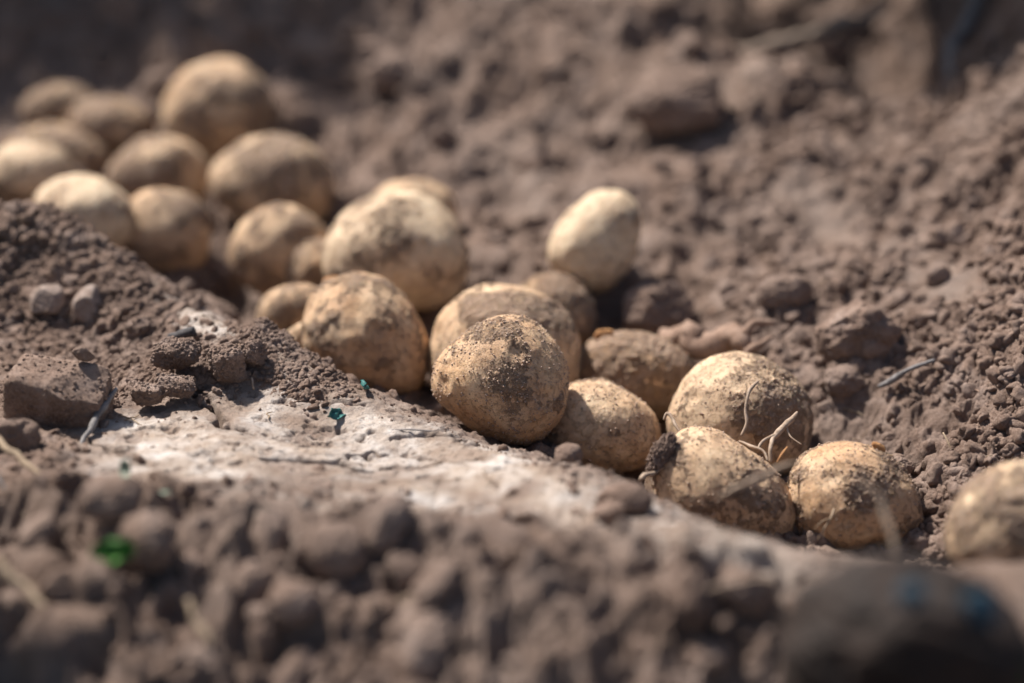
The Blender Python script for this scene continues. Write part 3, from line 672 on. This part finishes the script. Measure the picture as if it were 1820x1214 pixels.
crumb_field('soil_crumbs', [
    (190000, bank * .95 * sstep(-.5, .2, fbm2(X * 26, Y * 26, 3, 151)), (.08, .42), (.95, 1.65), .00035, .0066, 4.4, 11),
    (90000, mound * .95, (-.40, -.1), (1.1, 1.42), .00035, .0056, 3.6, 12),
    (300000, np.clip(pile, 0, 1), (-.3, -.02), (1.05, 1.36), .00025, .0030, 4.6, 13),
    (60000, np.clip(crest_line * .9, 0, 1), (-.2, .05), (1.0, 1.36), .00028, .0012, 2.6, 14),
    (16000, back * (1 - packed) * .6 * sstep(-.2, .4, fbm2(X * 12, Y * 12, 3, 152)), (-.42, .44), (1.12, 2.2), .0008, .0080, 3.4, 15),
    (8000, fore * .6, (-.3, .3), (.66, 1.15), .0010, .0050, 2.5, 16),
    (80000, near * (1 - fore) * (1 - slab)**2 * .7, (-.32, .25), (.9, 1.38), .00030, .0034, 4.6, 17),
    (34000, slab * .20 * sstep(-.05, .4, warp), (-.25, .1), (.98, 1.36), .00022, .0011, 3.6, 18),
], M_CRUMB)
# the crumb pile on the crest: heap of granules
def heap(name, centers, n, label, seed):
    g = np.random.default_rng(seed); VV = []; FF = []; off = 0
    S4, F4 = ico(5)
    for (u, v, d, ru, rv, rd) in centers:
        c = pos(u, v, d); k = d / FPX
        q = S4 * np.array([ru, rv, rd]) * k; q *= (1 + .22 * fbm3(S4 * 2.2 + u, 4, seed) + .06 * fbm3(S4 * 9 + u, 2, seed))[:, None]
        w = q @ np.stack([RGT, UPV, -FWD]); VV.append(w + c); FF.append(F4 + off); off += len(w)
        kk = g.choice(len(w), n); r = .00026 * (8.0)**(g.random(n)**3.6)
        S, Fc = crumb_shapes[seed % 6]; rot = np.linalg.qr(g.normal(size=(n, 3, 3)))[0]
        V = np.einsum('nij,vj->nvi', rot, S) * r[:, None, None] + (w[kk] * 1.01 + c)[:, None, :]
        VV.append(V.reshape(-1, 3)); FF.append((Fc[None] + (np.arange(n) * len(S))[:, None, None] + off).reshape(-1, 3)); off += n * len(S)
    base = pos(centers[0][0], centers[0][1], centers[0][2])
    o = link(name, mesh_np(name, np.vstack(VV) - base, np.vstack(FF), M_CRUMB), None, base)
    return tag(o, label, 'crumb pile')
heap('crumb_pile', [(470, 636, 1.262, 62, 52, 60), (468, 596, 1.262, 24, 28, 24), (520, 655, 1.258, 52, 34, 45), (575, 680, 1.247, 40, 22, 36), (625, 698, 1.238, 28, 12, 24)], 4500, 'peaked pile of fine soil granules on the crest before the scraped potato', 3)

# ------------------------------------------------------------------ roots, twigs, leaves, scraps
def strand(name, pix, rpx, mat, label, cat, group=None, branches=()):
    def conv(pp, rr):
        P = np.array([pos(a, b, c) for a, b, c in pp]); return P, [r * (.78 if mat is M_ROOT else 1) * c[2] / FPX for r, c in zip(rr, pp)]
    paths = [conv(pix, rpx)] + [conv(*b) for b in branches]
    base = paths[0][0][0].copy()
    paths = [(P - base, r) for P, r in paths]
    return tag(link(name, tube_mesh(name, paths, mat), None, base), label, cat, group)
strand('root_strand', [(1345,680,1.236),(1330,695,1.230),(1326,725,1.228),(1328,750,1.226),(1318,775,1.225)], [4, 4.5, 3.5, 4, 3], M_ROOT, 'thin pale root hanging down the face of the two-tone potato', 'root', None)
strand('root_strand', [(1415,735,1.222),(1395,755,1.214),(1375,775,1.207),(1368,800,1.200),(1370,822,1.198)], [4.5, 8, 7, 5, 3], M_ROOT, 'thick forked pale root between the two-tone and the dented potato', 'root', None,
       [([(1375,772,1.207),(1355,785,1.203),(1345,798,1.2)], [5, 3.5, 2.5]), ([(1395,755,1.214),(1405,775,1.21),(1425,790,1.206)], [3, 2, 1.2])])
strand('root_strand', [(1312,786,1.200),(1335,792,1.196),(1355,800,1.192),(1366,818,1.188)], [3.5, 4, 3.5, 2.5], M_ROOT, 'short curled root at the back of the peaked golden potato', 'root')
strand('root_strand', [(1399,795,1.19),(1390,806,1.188),(1380,822,1.186)], [1.5, 2.5, 1], M_FLAKE, 'short orange root stub left of the dented potato', 'root')
strand('root_strand', [(1178,748,1.232),(1186,735,1.232),(1200,752,1.228),(1210,768,1.225)], [3, 4, 4, 2.5], M_ROOT, 'little bent root between the golden speckled and the two-tone potato', 'root')
strand('root_strand', [(1425,820,1.07),(1370,838,1.065),(1320,862,1.06),(1275,885,1.055)], [2.5, 6, 6, 3], M_ROOT, 'long blurred pale root crossing in front of the peaked golden potato', 'root')
strand('root_strand', [(1600,1010,.98),(1580,930,.985),(1560,880,.99),(1520,850,.99)], [7, 7, 6, 3], M_ROOT, 'blurred pale stalk rising before the dented potato', 'root')
strand('root_strand', [(1135,856,1.17),(1150,842,1.175),(1165,838,1.18),(1180,832,1.18)], [6, 6, 4, 2], M_ROOT, 'pale blurred root tip at the left foot of the peaked golden potato', 'root')
# brown forked root behind
strand('forked_root', [(1170,605,1.350),(1210,598,1.340),(1260,600,1.333),(1310,606,1.327),(1335,618,1.325)], [14, 22, 26, 22, 8], M_BROWNROOT, 'thick brown root with a pale fork lying above the two-tone potato', 'root', None,
       [([(1325,608,1.325),(1330,590,1.323),(1345,575,1.323),(1380,572,1.325)], [7, 8, 7, 5]), ([(1330,625,1.317),(1345,612,1.317),(1372,598,1.320)], [9, 7, 4]), ([(1335,632,1.315),(1322,645,1.315)], [7, 4])])
strand('root_strand', [(1255,565,1.40),(1280,545,1.40),(1310,540,1.40),(1340,552,1.40)], [6, 7, 7, 4], M_BROWNROOT, 'curved dusty root arching behind the forked brown root', 'root')
strand('dry_twig', [(1560,690,1.28),(1590,672,1.275),(1620,655,1.27),(1660,640,1.27)], [5, 6, 4, 3], M_TWIG, 'grey bent twig on the right bank beside the biggest clod', 'twig')
strand('dry_twig', [(140,795,1.165),(160,765,1.175),(185,725,1.19),(207,690,1.20)], [2.5, 6, 8, 3], M_TWIG, 'grey dry twig leaning right of the big angular clod', 'twig')
strand('dry_twig', [(296,602,1.265),(318,594,1.262),(346,588,1.26)], [6, 9, 8], M_STICK, 'short dark stick lying on the pale crest above the knobbly clod', 'twig')
strand('dry_stalk', [(1690,190,1.62),(1685,140,1.63),(1695,80,1.65),(1730,20,1.68),(1760,-30,1.70)], [11, 12, 13, 14, 14], M_TWIG, 'blurred grey stalk bending up at the top right', 'stalk')
strand('dry_stalk', [(1650,215,1.56),(1700,200,1.57),(1760,178,1.58)], [9, 10, 6], M_STRAW, 'short blurred stick lying below the grey stalk at the top right', 'stalk')
strand('dry_stalk', [(1765,60,1.66),(1800,55,1.66),(1850,75,1.66)], [10, 11, 10], M_TWIG, 'grey stick cut by the right edge near the top corner', 'stalk')
strand('dry_stalk', [(1300,90,1.68),(1400,75,1.68),(1500,45,1.69),(1580,20,1.70)], [9, 14, 14, 9], M_DUSTSTALK, 'long pale blurred straw stalk along the top of the far soil', 'stalk')
strand('dry_stalk', [(-10,780,1.12),(40,815,1.11),(85,855,1.10)], [6, 7, 4], M_STRAW, 'brown dry stalk at the left edge below the dark lump', 'stalk')
strand('dry_stalk', [(-10,1000,1.0),(50,1050,.995),(110,1110,.985)], [8, 8, 5], M_STRAW, 'blurred tan stalk slanting in the lower left corner', 'stalk')
strand('dry_stalk', [(330,1070,.98),(355,1110,.975),(380,1150,.97)], [7, 7, 5], M_STRAW, 'blurred tan stem between lumps in the lower left foreground', 'stalk')
strand('straw_bit', [(462,708,1.226),(470,725,1.222),(480,735,1.22),(492,722,1.22)], [1.5, 1.8, 2, 1.2], M_STRAW, 'tiny bent straw lying below the crumb pile', 'straw')
strand('straw_bit', [(446,672,1.23),(450,690,1.225)], [3, 3], M_ROOT, 'tiny white splinter below the upright brown clod', 'straw')
strand('straw_bit', [(690,765,1.195),(730,763,1.192),(765,766,1.19),(780,763,1.19)], [1.0, 1.4, 1.2, .8], M_TWIG, 'thin dark fibre lying along the pale slab', 'straw')
strand('straw_bit', [(1675,770,1.225),(1690,795,1.22),(1695,815,1.22)], [2, 1.8, 1], M_STRAW, 'thin pale fibre standing on the right bank', 'straw')
strand('dry_stalk', [(20,905,1.07),(90,930,1.06),(150,975,1.05),(205,1010,1.04)], [3, 3.5, 3, 2], M_STRAW, 'thin dry stalk slanting towards the bright green leaf', 'stalk')
strand('dry_stalk', [(-5,850,1.1),(30,905,1.09),(45,990,1.07)], [3, 3, 2], M_TWIG, 'thin grey stalk standing at the left edge of the foreground', 'stalk')
strand('dry_stalk', [(690,1080,.98),(760,1050,.98),(830,1060,.98),(880,1040,.98)], [3, 4, 3, 2], M_STRAW, 'thin blurred straw lying across the bottom middle lumps', 'stalk')
strand('dry_stalk', [(1180,1130,.95),(1240,1060,.955),(1330,1030,.955),(1400,1035,.95)], [4, 5, 4, 2], M_ROOT, 'blurred pale rootlet left of the dark rounded lump', 'stalk')
strand('dry_stalk', [(280,815,1.15),(330,850,1.14),(370,862,1.13)], [2, 2.5, 1.5], M_BROWNROOT, 'thin brown fibre below the grey twig on the crust', 'stalk')
# rootlets that belong to potatoes
def part_strand(pname, name, pix, rpx, mat, branches=()):
    base = PC[pname][0]
    conv = lambda pp, rr: (np.array([pos(a, b, c) for a, b, c in pp]) - base, [r * c[2] / FPX for r, c in zip(rr, pp)])
    return link(name, tube_mesh(name, [conv(pix, rpx)] + [conv(*b) for b in branches], mat), POTO[pname])
part_strand('dented', 'rootlet', [(1482,905,1.163),(1475,922,1.16),(1463,942,1.158),(1453,958,1.158)], [2, 1.8, 1.4, .8], M_STRAW,
            [([(1475,922,1.16),(1462,926,1.158),(1448,940,1.158)], [1.2, 1, .6]), ([(1463,942,1.158),(1464,955,1.157)], [1, .5])])
def flake(pname, u, v, d, w, h, rot):
    S, Fc = ico(4); c = pos(u, v, d); k = d / FPX
    q = S * np.array([w, h, h * .5]) * k; q *= (1 + .35 * fbm3(S * 2.5 + u, 3, u))[:, None]
    cth, sth = math.cos(rot), math.sin(rot); q = np.stack([q[:, 0] * cth - q[:, 1] * sth, q[:, 0] * sth + q[:, 1] * cth, q[:, 2]], -1)
    return link('skin_flake', mesh_np('skin_flake', q @ np.stack([RGT, UPV, -FWD]) + c - PC[pname][0], Fc, M_FLAKE), POTO[pname])
flake('flaky', 1073, 594, 1.325, 17, 9, .2); flake('dented', 1562, 794, 1.19, 14, 6, -.5); flake('scabbed', 590, 498, 1.33, 17, 7, .1)
# dirt cake on the peaked potato's shoulder
S, Fc = ico(6); c = pos(1176, 808, 1.183); q = S * np.array([17, 34, 15]) * 1.183 / FPX
q *= (1 + .35 * fbm3(S * 2.4 + 4, 4, 77) + .22 * (1 - 2 * np.abs(fbm3(S * 4, 3, 79))) + .10 * fbm3(S * 12, 3, 78))[:, None]; th_ = -.55
q = np.stack([q[:, 0] * math.cos(th_) - q[:, 1] * math.sin(th_), q[:, 0] * math.sin(th_) + q[:, 1] * math.cos(th_), q[:, 2]], -1)
cake = link('dirt_cake', mesh_np('dirt_cake', q @ np.stack([RGT, UPV, -FWD]) + c - PC['peaked'][0], Fc, M_CLOD), POTO['peaked'])
crust(cake, 900, 21, .0002, .0010)
# leaves and scraps: crumpled sheets with thickness
def sheet(name, u, v, lift, w, h, mat, label, cat, seed, tilt=.5, rot=0.0, curl=.35, d=None, group=None):
    p, dd = onground(u, v, lift)
    if d is not None: p = pos(u, v, d); dd = d
    k = dd / FPX; n = 14; a = np.linspace(-1, 1, n); A, Bq = np.meshgrid(a, a)
    wid = np.sqrt(np.clip(1 - A**2 * .96, .02, 1)) * (1 + .3 * vnoise2(A * 3 + seed, A * 0 + seed, seed))
    x = A * w; y = Bq * h * wid; z = curl * h * (vnoise2(A * 1.7 + seed, Bq * 1.7, seed) + .5 * Bq**2 * 1.5)
    q = np.stack([x, y, z], -1).reshape(-1, 3) * k
    Rm = np.array(Matrix.Rotation(rot, 3, 'Z') @ Matrix.Rotation(tilt, 3, 'X') @ Matrix.Rotation(rot * .5, 3, 'Y')); q = q @ Rm.T
    nn = Rm @ np.array([0, 0, 1]); t = .0003
    V = np.vstack([q, q - nn * t]); m = n * n; i = np.arange(m).reshape(n, n)
    f = np.stack([i[:-1, :-1], i[:-1, 1:], i[1:, 1:], i[1:, :-1]], -1).reshape(-1, 4)
    ed = list(i[0, :]) + list(i[1:, -1]) + list(i[-1, :-1][::-1]) + list(i[1:-1, 0][::-1])
    side = np.array([[ed[j], ed[j] + m, ed[(j + 1) % len(ed)] + m, ed[(j + 1) % len(ed)]] for j in range(len(ed))])
    o = link(name, mesh_np(name, V, np.vstack([f, f[:, ::-1] + m, side]), mat), None, p)
    return tag(o, label, cat, group)
sheet('plastic_scrap', 647, 697, .004, 26, 11, M_TEAL, 'upper of two teal scraps on the pale slab, near the crest', 'scrap', 3, .9, 1.2, .5)
sheet('plastic_scrap', 597, 746, .003, 25, 10, M_TEAL, 'lower of two teal scraps on the pale slab', 'scrap', 5, .7, .8, .5)
sheet('leaf', 205, 1034, .014, 40, 20, M_GREEN, 'bright green blurred leaf in the lower left foreground', 'leaf', 7, .7, .15, .5)
sheet('leaf', 1812, 1195, .010, 14, 30, M_GREEN, 'green leaf cut off by the lower right corner', 'leaf', 9, 1.0, .2, .4, .84)
sheet('seedling', 223, 848, .004, 10, 18, M_SAGE, 'small pale green seedling left of the pale slab', 'seedling', 11, 1.0, .1, .4)
sheet('seedling', 472, 940, .006, 20, 14, M_SAGE, 'blurred grey-green seedling in the middle left foreground', 'seedling', 13, .8, .5, .5)
strand('grass_stem', [(380,1000,1.02),(400,980,1.02),(435,962,1.025),(470,945,1.03)], [8, 8, 5, 4], M_SAGE, 'pale blurred stem leading up to the grey-green seedling', 'stem')
sheet('plastic_scrap', 292, 885, .003, 14, 4, M_SAGE, 'pale mint fleck of plastic in the left foreground', 'scrap', 15, .5, .1, .3)

# ------------------------------------------------------------------ potato plants along the next row: their crowns stand above the picture and shade the soil
def plant(x, y, n, spread, h0, h1, seed, label, lean=(0, 0)):
    g = np.random.default_rng(seed); z0 = float(height(x, y)[0]); base = np.array([x, y, z0])
    root = bpy.data.objects.new('potato_plant', None); COL.objects.link(root); root.location = base
    tag(root, label, 'plant', 'potato plants of the next row')
    paths = []; VV = []; FF = []; off = 0
    nn = 9; a = np.linspace(-1, 1, nn); A, Bq = np.meshgrid(a, a); i = np.arange(nn * nn).reshape(nn, nn)
    f = np.stack([i[:-1, :-1], i[:-1, 1:], i[1:, 1:], i[1:, :-1]], -1).reshape(-1, 4)
    wid = np.sqrt(np.clip(1 - A**2 * .97, .02, 1)) * (1 - .25 * A)
    for _ in range(n):
        an = g.uniform(0, 6.283); rr = spread * math.sqrt(g.random()); h = g.uniform(h0, h1)
        tip = np.array([rr * math.cos(an) + lean[0], rr * math.sin(an) * .6 + lean[1], h]); mid = tip * np.array([.35, .35, .6])
        paths.append((np.array([[.01 * math.cos(an), .01 * math.sin(an), -.01], mid, tip]), [.0045, .0035, .0015]))
        for t in np.linspace(.55, 1, 7):
            c = mid + (tip - mid) * (t - .4) / .6
            for sd in (-1, 1):
                l = g.uniform(.022, .042); R3 = np.array((Matrix.Rotation(an + sd * 1.1 + g.normal() * .4, 3, 'Z') @ Matrix.Rotation(g.uniform(-.6, .5), 3, 'Y') @ Matrix.Rotation(g.normal() * .4, 3, 'X')))
                q = np.stack([(A + 1.05) * l, Bq * l * .55 * wid, -.15 * l * A * A + .25 * l * np.abs(Bq)], -1).reshape(-1, 3) @ R3.T + c
                VV.append(q); FF.append(f + off); off += len(q)
    link('stem', tube_mesh('stem', paths, M_STEM), root)
    lv = link('leaves', mesh_np('leaves', np.vstack(VV), np.vstack(FF), M_GREEN), root); tag(lv, kind='stuff')
M_STEM = plain('green_stem', (0.06, 0.10, 0.03), (0.16, 0.20, 0.08), 60)
plant(-.56, 2.06, 85, .27, .18, .40, 1, 'leafy potato plant shading the dark far left corner of the soil', (0, -.06))
plant(.10, 2.28, 50, .26, .18, .36, 2, 'leafy potato plant behind the middle of the far soil')
plant(.34, 2.06, 120, .22, .20, .42, 3, 'leafy potato plant leaning over the grey stalk at the top right', (-.06, -.28))
plant(-.42, .88, 32, .12, .18, .46, 4, 'leafy potato plant beside the lower left corner of the picture', (.04, .0))
# thin dry fibres strewn about
g = np.random.default_rng(77)
for us, vs, n, where in (((1460, 1810), (480, 880), 9, 'on the right bank'), ((620, 1500), (60, 420), 7, 'on the far soil'), ((220, 900), (690, 860), 8, 'on the pale crust'), ((100, 1300), (900, 1180), 8, 'among the foreground lumps')):
    for _ in range(n):
        p0, d0 = onground(g.uniform(*us), g.uniform(*vs)); a0 = g.uniform(0, 6.28); L = g.uniform(.008, .026); pts = []
        for k in range(5):
            x, y = p0[0] + L * (k / 4 - .5) * math.cos(a0 + .25 * k * g.uniform(-1, 1)), p0[1] + L * (k / 4 - .5) * math.sin(a0)
            pts.append(np.array([x, y, float(height(x, y)[0]) + g.uniform(.0003, .0022)]))
        o = link('root_fibre', tube_mesh('root_fibre', [(np.array(pts) - p0, [.00025, .0004, .00045, .00035, .0002])], (M_STRAW, M_ROOT, M_BROWNROOT)[g.integers(3)]), None, p0)
        tag(o, 'thin dry root fibre lying ' + where, 'fibre', 'root fibres ' + where)
